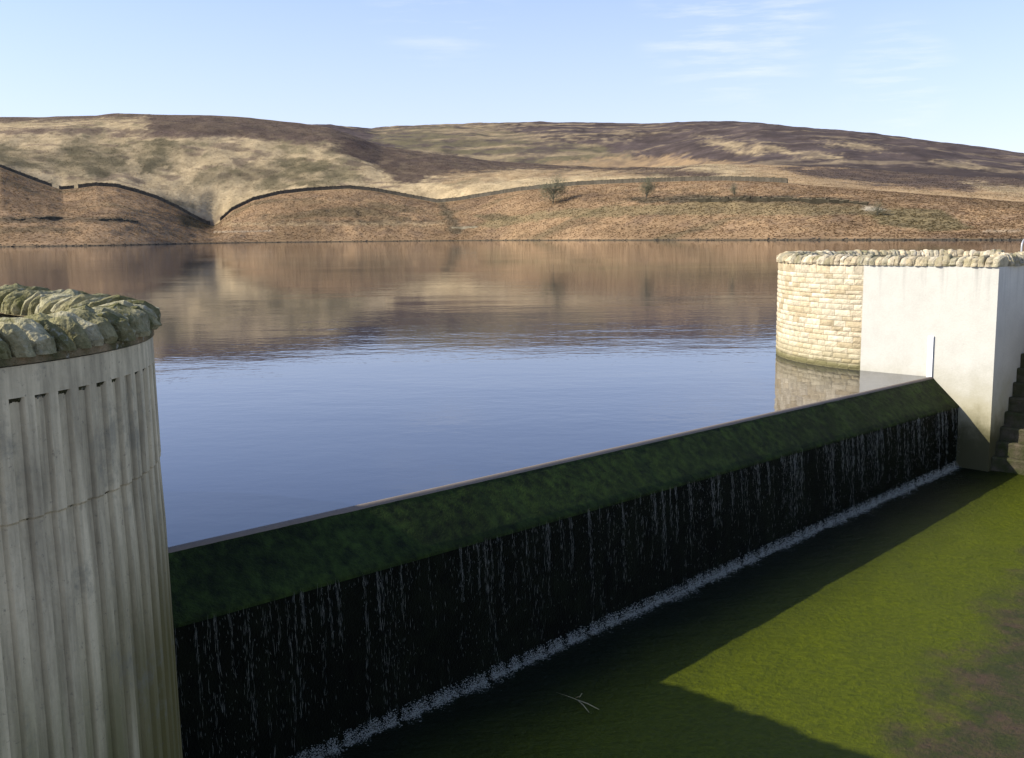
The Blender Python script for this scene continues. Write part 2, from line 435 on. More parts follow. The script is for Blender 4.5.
def in_poly(u, v, poly):
    r = np.zeros(u.shape, bool); n = len(poly)
    for i in range(n):
        x0, y0 = poly[i]; x1, y1 = poly[(i + 1) % n]
        if y0 == y1: continue
        c = ((y0 > v) != (y1 > v)) & (u < (x1 - x0) * (v - y0) / (y1 - y0) + x0)
        r ^= c
    return r
GRASS = np.array((.385, .295, .165)); BUFF = np.array((.31, .215, .115)); OLIVE = np.array((.112, .095, .052)); HEATH = np.array((.068, .048, .037)); PURP = np.array((.072, .055, .047))
BRACK = np.array((.232, .154, .083)); GREEN = np.array((.155, .13, .065)); DARK = np.array((.05, .045, .03)); PALE = np.array((.46, .40, .29))
def veg(X, Y, U, V, layer):
    """what grows where: colour of the ground cover, with a shadow line painted in"""
    n1 = fbm(X / 40, Y / 60, 21, 5); n2 = fbm(X / 9, Y / 12, 31, 4); n3 = fbm(X / 90, Y / 30, 41, 4)
    uu = U + (n1 - .5) * 44 + (n2 - .5) * 16; vv = V + (n3 - .5) * 9 + (n2 - .5) * 7
    jit = [((vnoise(X / a_, Y / b_, sd) - .5) * ju, (vnoise(X / a_, Y / b_, sd + 7) - .5) * jv) for a_, b_, sd, ju, jv in ((5, 7, 71, 16, 6), (3, 5, 75, 16, 6), (11, 16, 79, 22, 8), (2.2, 3, 83, 10, 4))]
    def soft(u_, v_, poly, k=1.0): return (sum(in_poly(u_ + a_ * k, v_ + b_ * k, poly).astype(float) for a_, b_ in jit) / len(jit))[..., None]
    def m(poly): return soft(uu, vv, poly, 1.25) * (.5 + .5 * sstep(.3, .58, fbm(X / 13, Y / 18, 103, 4)))[..., None]
    L = lambda a, b, t: a * (1 - t) + b * t
    e = lambda t: t[..., None]
    def mh(poly): return soft(U + (n1 - .5) * 30 + (n2 - .5) * 12, vv, poly, .9) * (.86 + .14 * sstep(.3, .5, n2))[..., None]
    # bank below the walls
    c = L(BRACK * .8, BRACK * 1.22, e(sstep(.3, .7, n1)))
    c = L(c, HEATH * 1.7, e(sstep(.52, .72, fbm(X / 14, Y / 20, 91, 4)) * .28))
    c = L(c, BUFF * .95, e(sstep(.55, .75, n2) * .45))
    c = L(c, OLIVE * .8, e(sstep(.60, .78, n3) * .55))
    u2 = U + (n2 - .5) * 10; v2 = V + (n2 - .5) * 4
    def mb(poly): return soft(u2, v2, poly, .6)
    c = L(c, DARK * 1.6, .45 * mb([(275, 220.6), (445, 220.4), (445, 222.4), (275, 222.8)]))  # shadow line of the track shelf, painted into the ground colour
    c = L(c, GRASS * .85, .5 * mb([(225, 222.8), (445, 222.6), (445, 225), (225, 226)]))
    c = L(c, GREEN, .6 * mb([(470, 224), (560, 209), (640, 206), (700, 201), (800, 203), (870, 206), (868, 215), (760, 215), (640, 215), (560, 218), (490, 228)]))
    c = L(c, GREEN * .95, .75 * mb([(868, 212), (905, 207), (940, 209), (972, 228), (930, 231), (880, 225)]))
    c = L(c, DARK * 1.1, .8 * mb([(620, 198), (690, 195), (800, 196), (868, 201), (868, 205), (800, 203), (690, 202), (640, 203)]))
    c = L(c, DARK * 1.2, .7 * mb([(437, 201), (447, 203), (464, 233), (450, 234)]))
    c = L(c, OLIVE * .6, .85 * mb([(176, 214), (196, 216), (214, 227), (200, 229), (182, 226)]))
    c = L(c, OLIVE * .8, .7 * mb([(470, 216), (500, 213), (520, 219), (495, 222)]))
    c = L(c, DARK * 1.2, .7 * mb([(-20, 217), (60, 216), (130, 218), (140, 223), (60, 222), (-20, 223)]))
    c = L(c, OLIVE * .7, .6 * mb([(-20, 228), (40, 226), (90, 228), (60, 233), (-20, 234)]))
    c = L(c, PALE, .35 * in_poly(U, V, [(213, 231.2), (272, 230.2), (272, 231.6), (213, 233)]).astype(float)[..., None])
    c = L(c, PALE, .8 * mb([(858, 206), (876, 207), (890, 210), (880, 211), (862, 209)]))
    c = L(c, PALE * .8, .6 * mb([(985, 230), (1024, 229), (1024, 230.6), (985, 231.6)]))
    c = L(c, BRACK * .7, e(sstep(240, 60, U) * (.10 + .35 * sstep(.45, .65, n2))))
    c_bank = c
    # near moor
    g = L(GRASS * .85, GRASS * 1.12, e(sstep(.35, .65, n2)))
    g = L(g, OLIVE * 1.1, e(sstep(.50, .66, n1 * .6 + n2 * .4) * .75))
    g = L(g, HEATH * 1.5, e(sstep(.58, .72, fbm(X / 22, Y / 16, 107, 4)) * .6))
    for poly in ([(70, 138), (122, 150), (128, 172), (92, 166), (58, 154)], [(132, 138), (184, 138), (178, 156), (160, 175), (136, 173)],
                 [(-40, 138), (50, 150), (112, 172), (100, 180), (20, 167), (-40, 160)], [(178, 187), (205, 171), (262, 164), (324, 163), (345, 181), (290, 185), (255, 192), (240, 183), (200, 182)],
                 [(262, 154), (352, 163), (366, 182), (330, 174), (276, 168)], [(60, 186), (190, 204), (180, 212), (120, 190), (78, 192)]):
        g = L(g, OLIVE * .85, .85 * m(poly))
    g = L(g, HEATH * 1.1, .9 * mh([(140, 105), (370, 105), (370, 152), (318, 142), (240, 136), (190, 135), (150, 134)]))
    g = L(g, HEATH * 1.2, .85 * mh([(-300, 105), (150, 105), (142, 119), (0, 121), (-300, 124)]))
    g = L(g, HEATH * 1.5, .75 * mh([(-300, 130), (0, 129), (180, 131), (330, 140), (330, 144), (180, 136), (0, 135), (-300, 136)]))
    g = L(g, HEATH, .93 * mh([(338, 138), (381, 142), (442, 151), (494, 157), (545, 161), (640, 167), (720, 171), (700, 179), (640, 174), (560, 171), (518, 169), (477, 173), (432, 175), (408, 184), (392, 180), (368, 162), (345, 149)]))
    g = L(g, BUFF * .9, .7 * m([(440, 172), (560, 170), (660, 174), (640, 178), (520, 178), (450, 186)]))
    g = L(g, GRASS * 1.05, .8 * m([(425, 193), (500, 180), (625, 177), (560, 186), (470, 196)]))
    rt = e(sstep(690, 790, uu))
    g = L(g, L(BUFF, BRACK * 1.15, e(sstep(.35, .65, n1))), rt * .9)
    g = L(g, PURP * .9, .9 * mh([(768, 168), (850, 166), (950, 168), (1045, 174), (1045, 189), (965, 190), (880, 187), (815, 177)]))
    g = L(g, GRASS * .95, .85 * m([(968, 179), (1000, 186), (1045, 190), (1045, 198), (992, 193)]))
    s4 = fbm(X / 6, Y / 8, 95, 3)
    g = g * (.74 + .52 * e(s4))
    c_left_ = g
    # far moor
    st = fbm(X / 160 + Y / 400, Y / 45, 51, 5); s2 = fbm(X / 30, Y / 30, 61, 4)
    h = L(PURP * .85, PURP * 1.3, e(sstep(.3, .7, s2)))
    s3 = fbm(X / 9, Y / 11, 66, 3)
    h = L(h, GRASS * .75, e(sstep(.53, .66, st * .6 + s2 * .2 + s3 * .2) * .8 * (1 - .45 * sstep(560, 680, uu))))
    h = h * (.72 + .56 * e(s3))
    cr = m([(360, 131), (430, 124), (500, 126), (545, 140), (600, 146), (640, 158), (600, 168), (540, 166), (480, 160), (400, 150)])
    gx = L(L(OLIVE * 1.25, GRASS * .75, e(sstep(.4, .6, st))), PURP, e(sstep(.55, .7, s2) * .8))
    h = L(h, gx, cr * .9)
    h = L(h, BUFF * .95, .9 * m([(540, 162), (640, 155), (720, 161), (790, 169), (840, 179), (930, 188), (930, 205), (700, 190), (540, 172)]))
    h = L(h, PURP * .75, .92 * mh([(770, 166), (850, 165), (940, 168), (1040, 173), (1040, 190), (960, 192), (880, 188), (820, 178)]))
    for poly in ([(745, 138), (768, 143), (800, 152), (850, 158), (846, 161), (790, 156), (748, 145)], [(935, 161), (980, 165), (978, 169), (938, 164)], [(972, 178), (1000, 186), (1040, 190), (1040, 198), (1000, 194)],
                 [(820, 140), (870, 143), (900, 150), (860, 148)], [(696, 134), (725, 140), (770, 154), (745, 153), (715, 145)]):
        h = L(h, GRASS * .95, .85 * m(poly))
    c_far_ = h
    ly = np.broadcast_to(np.asarray(layer)[:, None] if np.ndim(layer) == 1 and X.ndim == 2 else layer, X.shape)[..., None]
    out = np.where(ly <= 1, c_bank, np.where(ly <= 2, c_left_, c_far_))
    return out
PU, PV = to_px(RX, RY, RZ)
VC = veg(RX, RY, PU, PV, LAY)
# wet dark strip of stones and turf along the waterline
d_sh = sstep(.0, 1.0, RZ)[..., None]
VC = np.where((LAY <= 1)[:, None, None], VC * d_sh + (1 - d_sh) * np.array((.05, .045, .03)), VC)
nr, nc = RX.shape
V3 = np.stack([RX, RY, RZ], -1).reshape(-1, 3)
idx = np.arange(nr * nc).reshape(nr, nc)
FA = np.stack([idx[:-1, :-1], idx[:-1, 1:], idx[1:, 1:], idx[1:, :-1]], -1).reshape(-1, 4)
me = bpy.data.meshes.new('hills')
me.vertices.add(len(V3)); me.vertices.foreach_set('co', V3.ravel())
me.loops.add(FA.size); me.loops.foreach_set('vertex_index', FA.ravel().astype(np.int32))
me.polygons.add(len(FA)); me.polygons.foreach_set('loop_start', np.arange(0, FA.size, 4, dtype=np.int32))
me.update(calc_edges=True); me.validate()
me.polygons.foreach_set('use_smooth', [True] * len(me.polygons))
at = me.color_attributes.new('tone', 'FLOAT_COLOR', 'POINT')
at.data.foreach_set('color', np.concatenate([VC.reshape(-1, 3), np.ones((nr * nc, 1))], 1).astype(np.float32).ravel())
me.materials.append(MT['ground'])
hills = bpy.data.objects.new('hills', me); COL.objects.link(hills)
tag(hills, 'rounded moorland hills of pale grass, dark heather and rusty bracken', 'hills', kind='structure')

def col_of(a):
    return float(np.interp(a, AZC, np.arange(nc)))
def ground_pt(a, rowf):
    c = min(max(col_of(a), 0), nc - 1.001); c0 = int(c); fc = c - c0; r0 = int(rowf); fr = rowf - r0
    g = lambda M_: (M_[r0, c0] * (1 - fc) + M_[r0, c0 + 1] * fc) * (1 - fr) + (M_[r0 + 1, c0] * (1 - fc) + M_[r0 + 1, c0 + 1] * fc) * fr
    return Vector((float(g(RX)), float(g(RY)), float(g(RZ))))
def ground_px(u, v):
    """first ground the view meets at that pixel"""
    a = ray(u, v).x
    for r in range(r_shore, nr - 1):
        p = ground_pt(a, r + .0)
        if to_px(*p)[1] <= v: return p
    return ground_pt(a, r_wall)

# bracken and tussocks over the near bank
def tufts(name, n, rows, size, label, cat, shade=1.0, ulim=(-60, 1090), keep=None):
    lo, hi = rows
    us = RNG.uniform(*ulim, n); rr = RNG.uniform(lo, hi, n)
    cf = np.interp(np.array([ray(u, 220).x for u in us]), AZC, np.arange(nc)); c0 = cf.astype(int); r0 = rr.astype(int); fc = cf - c0; fr = rr - r0
    g = lambda M_: (M_[r0, c0] * (1 - fc) + M_[r0, c0 + 1] * fc) * (1 - fr) + (M_[r0 + 1, c0] * (1 - fc) + M_[r0 + 1, c0 + 1] * fc) * fr
    X, Y, Z = g(RX), g(RY), g(RZ)
    cc = np.stack([g(VC[..., k]) for k in range(3)], -1)
    ok = Z > .5
    X, Y, Z, cc = X[ok], Y[ok], Z[ok], cc[ok]; n = len(X)
    jit = RNG.uniform(.95, 1.3, n)[:, None]; hue = RNG.uniform(-.06, .06, n)[:, None] * np.array([[1, 0, -.6]])
    cc = np.clip(cc * jit * shade * (1 + hue), .01, .7)
    nb = 6
    ang = RNG.uniform(0, 2 * np.pi, (n, nb)); ln = RNG.uniform(.5, 1.2, (n, nb)) * size * RNG.uniform(.6, 1.3, n)[:, None]
    ht = RNG.uniform(.10, .32, (n, nb)) * size; wd = RNG.uniform(.25, .5, (n, nb)) * size
    bx = X[:, None] + np.cos(ang) * ln * .12; by = Y[:, None] + np.sin(ang) * ln * .12
    tip = np.stack([bx + np.cos(ang) * ln * .7, by + np.sin(ang) * ln * .7, Z[:, None] + ht], -1)
    l = np.stack([bx - np.sin(ang) * wd, by + np.cos(ang) * wd, np.broadcast_to(Z[:, None] - .1, bx.shape)], -1)
    r = np.stack([bx + np.sin(ang) * wd, by - np.cos(ang) * wd, np.broadcast_to(Z[:, None] - .1, bx.shape)], -1)
    V = np.stack([l, r, tip], 2).reshape(-1, 3)
    me = bpy.data.meshes.new(name); nf = n * nb
    me.vertices.add(nf * 3); me.vertices.foreach_set('co', V.ravel())
    me.loops.add(nf * 3); me.loops.foreach_set('vertex_index', np.arange(nf * 3, dtype=np.int32))
    me.polygons.add(nf); me.polygons.foreach_set('loop_start', np.arange(0, nf * 3, 3, dtype=np.int32))
    me.update(calc_edges=True)
    a = me.color_attributes.new('tone', 'FLOAT_COLOR', 'POINT')
    C = np.repeat(cc, nb * 3, 0); a.data.foreach_set('color', np.concatenate([C, np.ones((nf * 3, 1))], 1).astype(np.float32).ravel())
    me.materials.append(MT['tuft'])
    o = bpy.data.objects.new(name, me); COL.objects.link(o)
    return tag(o, label, cat, kind='stuff')
tufts('bracken', 62000, (r_shore + 3, r_wall - 1.2), .95, 'rusty dead bracken covering the bank above the far shore', 'bracken')
tufts('moor_grass', 30000, (r_wall + 2, r_left - 3), .8, 'pale tussock grass on the moor above the stone walls', 'grass')

# stones at the waterline
mb = MB()
for i in range(700):
    u = random.uniform(-30, 1060); a = ray(u, 240).x; r = r_shore + random.uniform(.2, 2.0)
    p = ground_pt(a, r); s = random.uniform(.15, .5)
    M = Matrix.Translation(p) @ Matrix.Rotation(random.uniform(0, 6), 4, 'Z') @ Matrix.Rotation(random.uniform(-.4, .4), 4, 'X')
    t = random.uniform(.03, .09)
    mb.box(M, (-s, -s * .7, -s * .5), (s, s * .7, s * .5), (t, t * .92, t * .75))
tag(mb.build('shore_stones', MT['drystone']), 'dark stones along the waterline of the far shore', 'stones', kind='stuff')

# dry stone walls along the foot of the moor
def drystone_wall(u0, u1, label, h=2.5, row=None):
    n = max(4, int((u1 - u0) / 1.3)); mb = MB(); L = []
    for i in range(n + 1):
        u = u0 + (u1 - u0) * i / n
        L.append(ground_pt(ray(u, 200).x, r_wall if row is None else row))
    for i in range(n):
        a, b = L[i], L[i + 1]; d = (b - a); d.z = 0
        if d.length < .01: continue
        t = random.uniform(.75, 1.2) * np.array((.10, .088, .066))
        hh = h * random.uniform(.9, 1.08); nrm = Vector((-d.y, d.x, 0)).normalized() * .45
        vs = []
        for p in (a, b):
            for sgn, kk in ((1, 1), (-1, 1)):
                vs.append(p + nrm * sgn * 1.2 - Vector((0, 0, 1.2))); vs.append(p + nrm * sgn * .8 + Vector((0, 0, hh)))
        mb.add(vs, [(0, 4, 5, 1), (2, 3, 7, 6), (1, 5, 7, 3), (0, 1, 3, 2), (4, 6, 7, 5)], tuple(t))
        # copestone
        top = a.lerp(b, .5) + Vector((0, 0, hh + .12)); w_ = d.length * .5
        Mx = frame(top, d, nrm); t2 = random.uniform(.8, 1.3) * np.array((.13, .115, .08))
        mb.box(Mx, (-w_ * .92, -.5, -.12), (w_ * .92, .5, random.uniform(.12, .3)), tuple(t2))
    o = mb.build('dry_stone_wall', MT['drystone'])
    return tag(o, label, 'stone wall', 'dry stone walls around the bracken banks', 'thing')
drystone_wall(-70, 53, 'dark dry stone wall slanting down the hillside at the far left edge', 2.3)
drystone_wall(60, 75, 'short broken stub of dry stone wall in the gap between two longer walls', 2.3)
drystone_wall(79, 209, 'humped dry stone wall running down into the left valley from its left side', 2.7)
drystone_wall(219, 787, 'longest dry stone wall, snaking from the left valley across the middle of the hillside', 2.7)

def ledge(pts, h, label, tone):
    mb = MB(); L = [ground_px(u, v) for u, v in pts]; path = []
    for i in range(len(L) - 1):
        m = max(2, int((L[i + 1] - L[i]).length / 2.2))
        for k in range(m): path.append(L[i].lerp(L[i + 1], k / m))
    path.append(L[-1])
    for i in range(len(path) - 1):
        a, b = path[i], path[i + 1]; d = b - a; d.z = 0
        hh = h * random.uniform(.55, 1.15); nrm = Vector((-d.y, d.x, 0)).normalized()
        t = tuple(random.uniform(.7, 1.25) * np.array(tone))
        mb.box(frame(a.lerp(b, .5), d, nrm), (-d.length * .49, -.5, -1.4), (d.length * .49, .6, hh), t)
        if random.random() < .7:
            t = tuple(random.uniform(.8, 1.2) * np.array((.17, .145, .095)))
            mb.box(frame(a.lerp(b, .5) + Vector((0, 0, hh + .03)), d, nrm), (-d.length * .46, -.6, 0), (d.length * .46, .7, .28), t)
    return tag(mb.build('retaining_wall', MT['drystone']), label, 'stone wall', 'low broken retaining walls above the shore', 'thing')
ledge([(-15, 220.5), (20, 221), (45, 219), (62, 219)], .7, 'low broken retaining wall in the bracken at the left edge of the far bank', (.10, .088, .062))
ledge([(98, 221), (120, 220.5), (138, 222.5)], .6, 'short low retaining wall in the bracken just left of the valley mouth', (.10, .088, .062))
ledge([(690, 201), (740, 200.5), (800, 201), (830, 203), (868, 205.5)], 1.6, 'long dark stone ledge above the green strip on the right bank', (.05, .044, .03))
ledge([(452, 228.5), (478, 227.5)], .8, 'short pale stone footing at the mouth of the dark gully', (.22, .19, .13))

# bare trees
def tree(u, v, h_px, w_px, label, seed, dens=1.0, name='bare_tree', trunk=.14):
    rs = random.Random(seed)
    base = ground_px(u, v) - Vector((0, 0, .3)); s = base.y / F_PX; H = h_px * s; R = w_px * s * .5
    root = empty(name, base); tag(root, label, 'tree' if name != 'bush' else 'bush', 'trees on the bracken bank')
    tr = MB(); tips = []
    tr.tube([(0, 0, 0), (.1, 0, H * trunk * .6), (.15, .05, H * trunk), (.1, .1, H * .62)], [H * .028, H * .022, H * .017, H * .006], 7)
    for i in range(34):
        z0 = H * rs.uniform(trunk * .5, .55); an = rs.uniform(0, 6.28); rr = R * rs.uniform(.55, 1.0)
        z1 = H * rs.uniform(.22, .98); k = math.sqrt(max(.15, 1 - ((z1 / H - .5) / .54) ** 2)); e_ = Vector((math.cos(an) * rr * k, math.sin(an) * rr * k, max(z1, z0 + H * .06)))
        m_ = Vector((e_.x * .45, e_.y * .45, z0 * .55 + e_.z * .45 + H * .03))
        tr.tube([(0.1, 0.05, z0), m_, e_], [H * .011, H * .007, H * .002], 5); tips += [m_.lerp(e_, t) for t in (.2, .5, .8, 1.0)]
    child_o = tr.build('trunk', MT['bark'], root)
    cr = MB()
    for i in range(int(2800 * dens)):
        c = rs.choice(tips) + Vector((rs.gauss(0, 1), rs.gauss(0, 1), rs.gauss(0, .9))) * R * .24
        if c.z < H * .06: continue
        d = Vector((rs.gauss(0, 1), rs.gauss(0, 1), rs.gauss(.5, 1))).normalized(); o_ = d.orthogonal().normalized() * H * .008; l = H * rs.uniform(.03, .08)
        t = rs.uniform(.75, 1.25); cr.add([c - o_, c + o_, c + d * l], [(0, 1, 2)], (.19 * t, .185 * t, .115 * t))
    cr.build('crown', MT['twig'], root)
    return root
tree(553, 204, 26, 27, 'largest bare grey green tree on the bracken slope below the long wall', 3)
tree(646.5, 199, 21, 19, 'smaller bare tree right of the largest one, its top crossing the long wall', 5, .75)
tree(734, 196, 14, 11, 'faint thin sapling below the right end of the long wall', 8, .35)
tree(877, 216, 14, 16, 'low bush beside the pale track at the right end of the green strip', 9, .8, 'bush', .1)

# ------------------------------------------------------------------ reservoir
pa = P3(-60, -.02, 0); pb = P3(LEN + 60, -.02, 0)
wv = [pa, pb, Vector((2600, 60, 0)), Vector((2600, 1500, 0)), Vector((-2600, 1500, 0)), Vector((-2600, -40, 0))]
resv = mesh_obj('reservoir_water', wv, [tuple(range(6))], MT['water'])
tag(resv, 'calm reservoir water reflecting the hills and the blue sky', 'water', kind='structure')

# ------------------------------------------------------------------ weir
AL0, AL1 = -1.4, LEN + .03
weir = empty('weir', P3(0, 0, 0)); tag(weir, 'long straight weir with a mossy green sloping face across the reservoir outlet', 'weir')
def strip(name, prof, mat, na=160, jit=.0, sub=6):
    pr = []
    for i in range(len(prof) - 1):
        for k in range(sub): 
            t = k / sub; pr.append([prof[i][j] * (1 - t) + prof[i + 1][j] * t for j in range(3)])
    pr.append(prof[-1])
    vs = []; fs = []
    for i in range(na + 1):
        al = AL0 + (AL1 - AL0) * i / na
        for k, (p, z, fl) in enumerate(pr):
            zz = z * (1 - fl) + (floor_z(al) - .05) * fl
            q = P3(al, p, zz)
            if jit and 0 < k < len(pr) - 1:
                nz = mnoise.fractal(Vector((al * 3, p * 3 + zz * 3, 1)), 1, 2, 3) * jit; q += N * nz * .7 + Vector((0, 0, nz * .7))
            vs.append(q)
    m = len(pr)
    for i in range(na):
        for k in range(m - 1):
            fs.append((i * m + k, (i + 1) * m + k, (i + 1) * m + k + 1, i * m + k + 1))
    o = mesh_obj(name, vs, fs, mat, None, True); child(o, weir); return o
strip('crest_lip', [(-.30, -.4, 0), (-.055, -.012, 0), (-.04, .005, 0), (.0, .008, 0), (.03, -.014, 0), (.05, -.05, 0)], MT['lip'], 60, 0, 2)
strip('sloping_face', [(.03, -.022, 0), (.60, -.54, 0), (.602, -.575, 0)], MT['apron'], 220, .012, 7)
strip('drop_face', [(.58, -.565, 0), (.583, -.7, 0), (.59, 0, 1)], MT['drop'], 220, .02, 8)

# falling water: thin broken strands and drops
def falling():
    mb = MB(); rs = random.Random(4)
    def fleck(al, p, z, ln, w_):
        q = P3(al, p, z); tilt = W * rs.gauss(0, .004)
        mb.add([q - W * w_, q - N * w_, q + W * w_, q + N * w_, q + Vector((0, 0, ln)) + tilt, q - Vector((0, 0, ln * .7)) - tilt],
               [(0, 1, 4), (1, 2, 4), (2, 3, 4), (3, 0, 4), (1, 0, 5), (2, 1, 5), (3, 2, 5), (0, 3, 5)])
    for i in range(210):                         # strands
        al = rs.uniform(-.6, LEN - .05); k = rs.choice((.3, .5, .5, .8, 1.2, 2.2)); zf = floor_z(al); L = -.585
        reach = rs.choice((.35, .5, .7, 1.0)); x = al
        for j in range(int(30 * k)):
            t = rs.random() ** 1.25 * reach
            fleck(al + .03 * math.sin(t * 5 + i) * t + rs.gauss(0, .006 + .02 * t), .61 + .08 * math.sqrt(t) + rs.gauss(0, .012), L + (zf - L) * t, rs.uniform(.02, .085), rs.uniform(.0007, .0019))
    for i in range(5600):                        # loose drops in clumps
        al = rs.uniform(-.6, LEN - .03)
        if mnoise.noise(Vector((al * 1.6, 0, 3))) + .35 < rs.random() * .75: continue
        zf = floor_z(al); L = -.585; t = rs.random() ** 1.5
        fleck(al, .61 + .09 * math.sqrt(t) + rs.gauss(0, .02), L + (zf - L) * t, rs.uniform(.008, .034), rs.uniform(.0009, .0026))
    return mb.build('falling_water', MT['drops'])
tag(falling(), 'thin broken strands and drops of water falling down the dark weir face', 'falling water', kind='stuff')
def foam():
    mb = MB(); rs = random.Random(9)
    for i in range(60000):
        al = rs.uniform(-.7, LEN - .12); wdt = .052 + .036 * mnoise.noise(Vector((al * 1.3, 5, 0))) + .03 * mnoise.noise(Vector((al * 6, 9, 0)))
        if mnoise.noise(Vector((al * 9, 2, 0))) + .5 < rs.random() * .8: continue
        wdt = max(wdt, .02)
        d = abs(rs.gauss(0, 1)) * wdt
        p = .605 + d * (1.0 if rs.random() < .93 else 1.8); z = floor_z(al) + rs.random() ** 1.8 * max(.006, .16 - d * .7)
        r = rs.uniform(.0015, .0052); q = P3(al, p, z); st = rs.uniform(.7, 2.8)
        a_ = rs.uniform(0, 6.28); e1 = (W * math.cos(a_) + N * math.sin(a_)) * r * st; e2 = (N * math.cos(a_) - W * math.sin(a_)) * r; e3 = Vector((0, 0, r * rs.uniform(.6, 1.8)))
        mb.add([q - e1, q - e2, q + e1, q + e2, q + e3, q - e3], [(0, 1, 4), (1, 2, 4), (2, 3, 4), (3, 0, 4), (1, 0, 5), (2, 1, 5), (3, 2, 5), (0, 3, 5)])
    return mb.build('foam', MT['foam'])
tag(foam(), 'band of white foam along the foot of the weir', 'foam', kind='stuff')

# ------------------------------------------------------------------ spillway floor
def floor():
    na, npp = 230, 170; vs = []; fs = []
    for i in range(na + 1):
        al = -6 + (LEN + 10 + 6) * i / na
        for k in range(npp + 1):
            p = .45 + 15 * k / npp
            q = P3(al, p, floor_z(min(al, LEN + 2)))
            q.z += (mnoise.fractal(Vector((al * .9, p * 2.2, 0)), 1, 2, 4)) * .014 * min(1, max(0, (p - .8)))
            vs.append(q)
    for i in range(na):
        for k in range(npp):
            a = i * (npp + 1) + k; fs.append((a, a + 1, a + npp + 2, a + npp + 1)[::-1])
    return mesh_obj('spillway_floor', vs, fs, MT['floor'], None, True)
tag(floor(), 'wet spillway floor covered with bright green algae', 'spillway floor', kind='structure')

# ------------------------------------------------------------------ walls by the weir
ZC = 2.30          # underside of the copings
def coping_run(path, mat, root, thick, rng, tones, pitch=.17, wid=.50, hgt=.25, over=.06, taper=.10, rough=1.0, lift=.0, slant=.1, fill=1.03, merge=None):
    """stones set on edge across the top of a wall; path = list of (point, outward normal) along the outer face"""
    seglen = [0]
    for i in range(len(path) - 1): seglen.append(seglen[-1] + (path[i + 1][0] - path[i][0]).length)
    def at(s):
        for i in range(len(path) - 1):
            if s <= seglen[i + 1]:
                t = (s - seglen[i]) / max(1e-6, seglen[i + 1] - seglen[i])
                return path[i][0].lerp(path[i + 1][0], t), path[i][1].lerp(path[i + 1][1], t).normalized()
        return path[-1]
    s = 0; cnt = 0
    while s < seglen[-1] - pitch * .4:
        w = pitch * rng.uniform(.78, 1.25); pt, nr_ = at(min(s + w / 2, seglen[-1])); s += w
        tang = Vector((-nr_.y, nr_.x, 0))
        h = hgt * rng.uniform(.86, 1.14); half = wid * .5 * rng.uniform(.94, 1.05); lean = rng.gauss(0, .06) + slant; yaw = rng.gauss(0, .04)
        # section across the wall: a rough hump with steep faces and a broken top
        sec = []
        for x, z in ((1, 0), (1.02, .22), (.98, .45), (.88, .68), (.70, .86), (.42, .97), (.12, 1.0), (-.15, .98), (-.45, .96), (-.72, .84), (-.9, .66), (-.99, .42), (-1.0, .2), (-.98, 0)):
            sec.append((x * half + rng.gauss(0, .012), z * h * (1 + rng.gauss(0, .05))))
        vs = []; fs = []; nt = 6; seed = rng.uniform(0, 900)
        sec2 = []
        for k in range(len(sec) - 1):
            for q_ in (0, .34, .67): sec2.append(tuple(sec[k][c_] * (1 - q_) + sec[k + 1][c_] * q_ for c_ in (0, 1)))
        sec = sec2 + [sec[-1]]; nt = 9
        for j in range(nt):
            ty = (j / (nt - 1) - .5); edge = 1 - taper * (abs(ty) * 2) ** 2.5
            for x, z in sec:
                q = Vector((x * edge, ty * w * fill, z * edge))
                f1 = Vector((x * 6, ty * 3 + seed, z * 6)); f2 = f1 * 2.9
                q += (mnoise.noise_vector(f1) * .16 + mnoise.noise_vector(f2) * .09 + mnoise.noise_vector(f1 * 7) * .05) * hgt * rough
                q.y += lean * q.z + .02 * x
                if z < .01: q.z = 0
                vs.append(q)
        m = len(sec)
        for j in range(nt - 1):
            for k in range(m):
                k2 = (k + 1) % m; fs.append((j * m + k, j * m + k2, (j + 1) * m + k2, (j + 1) * m + k))
        fs.append(tuple(range(m))[::-1]); fs.append(tuple((nt - 1) * m + k for k in range(m)))
        org = Vector((pt.x, pt.y, ZC + lift)) - nr_ * (wid * .5 - over + (rng.gauss(0, .016) if lift else 0))
        Mx = frame(org, nr_, tang) @ Matrix.Rotation(yaw, 4, 'Z')
        t = rng.choice(tones); f = rng.uniform(.7, 1.25)
        if merge is not None:
            merge.add([Mx @ q for q in vs], fs, tuple(c * f for c in t)); continue
        o = mesh_obj('coping_stone', [Mx @ q for q in vs], fs, mat, None, False, np.array([[c * f for c in t]] * len(vs)))
        child(o, root); cnt += 1
    return cnt

def prism_wall(path, z0f, z1, thick, mat, name, root, nz=1, batter=0.0):
    """wall of given thickness behind an outer line"""
    vs = []; fs = []; n = len(path)
    for pt, nr_ in path:
        zb = z0f(pt)
        for k in range(nz + 1):
            z = zb + (z1 - zb) * k / nz
            vs.append(Vector((pt.x, pt.y, z)) + nr_ * batter * (z1 - z))
        for k in range(nz + 1):
            z = zb + (z1 - zb) * k / nz
            vs.append(Vector((pt.x, pt.y, z)) - nr_ * thick)
    m = 2 * (nz + 1)
    for i in range(n - 1):
        a = i * m; b = a + m
        for k in range(nz):
            fs.append((a + k, b + k, b + k + 1, a + k + 1)); o_ = nz + 1
            fs.append((a + o_ + k, a + o_ + k + 1, b + o_ + k + 1, b + o_ + k))
        fs.append((a + nz, b + nz, b + m - 1, a + m - 1))
    fs.append(tuple(list(range(nz, -1, -1)) + list(range(nz + 1, m))))
    e_ = (n - 1) * m; fs.append(tuple(e_ + q for q in (list(range(0, nz + 1)) + list(range(m - 1, nz, -1)))))
    o = mesh_obj(name, vs, fs, mat, None, False); child(o, root); return o
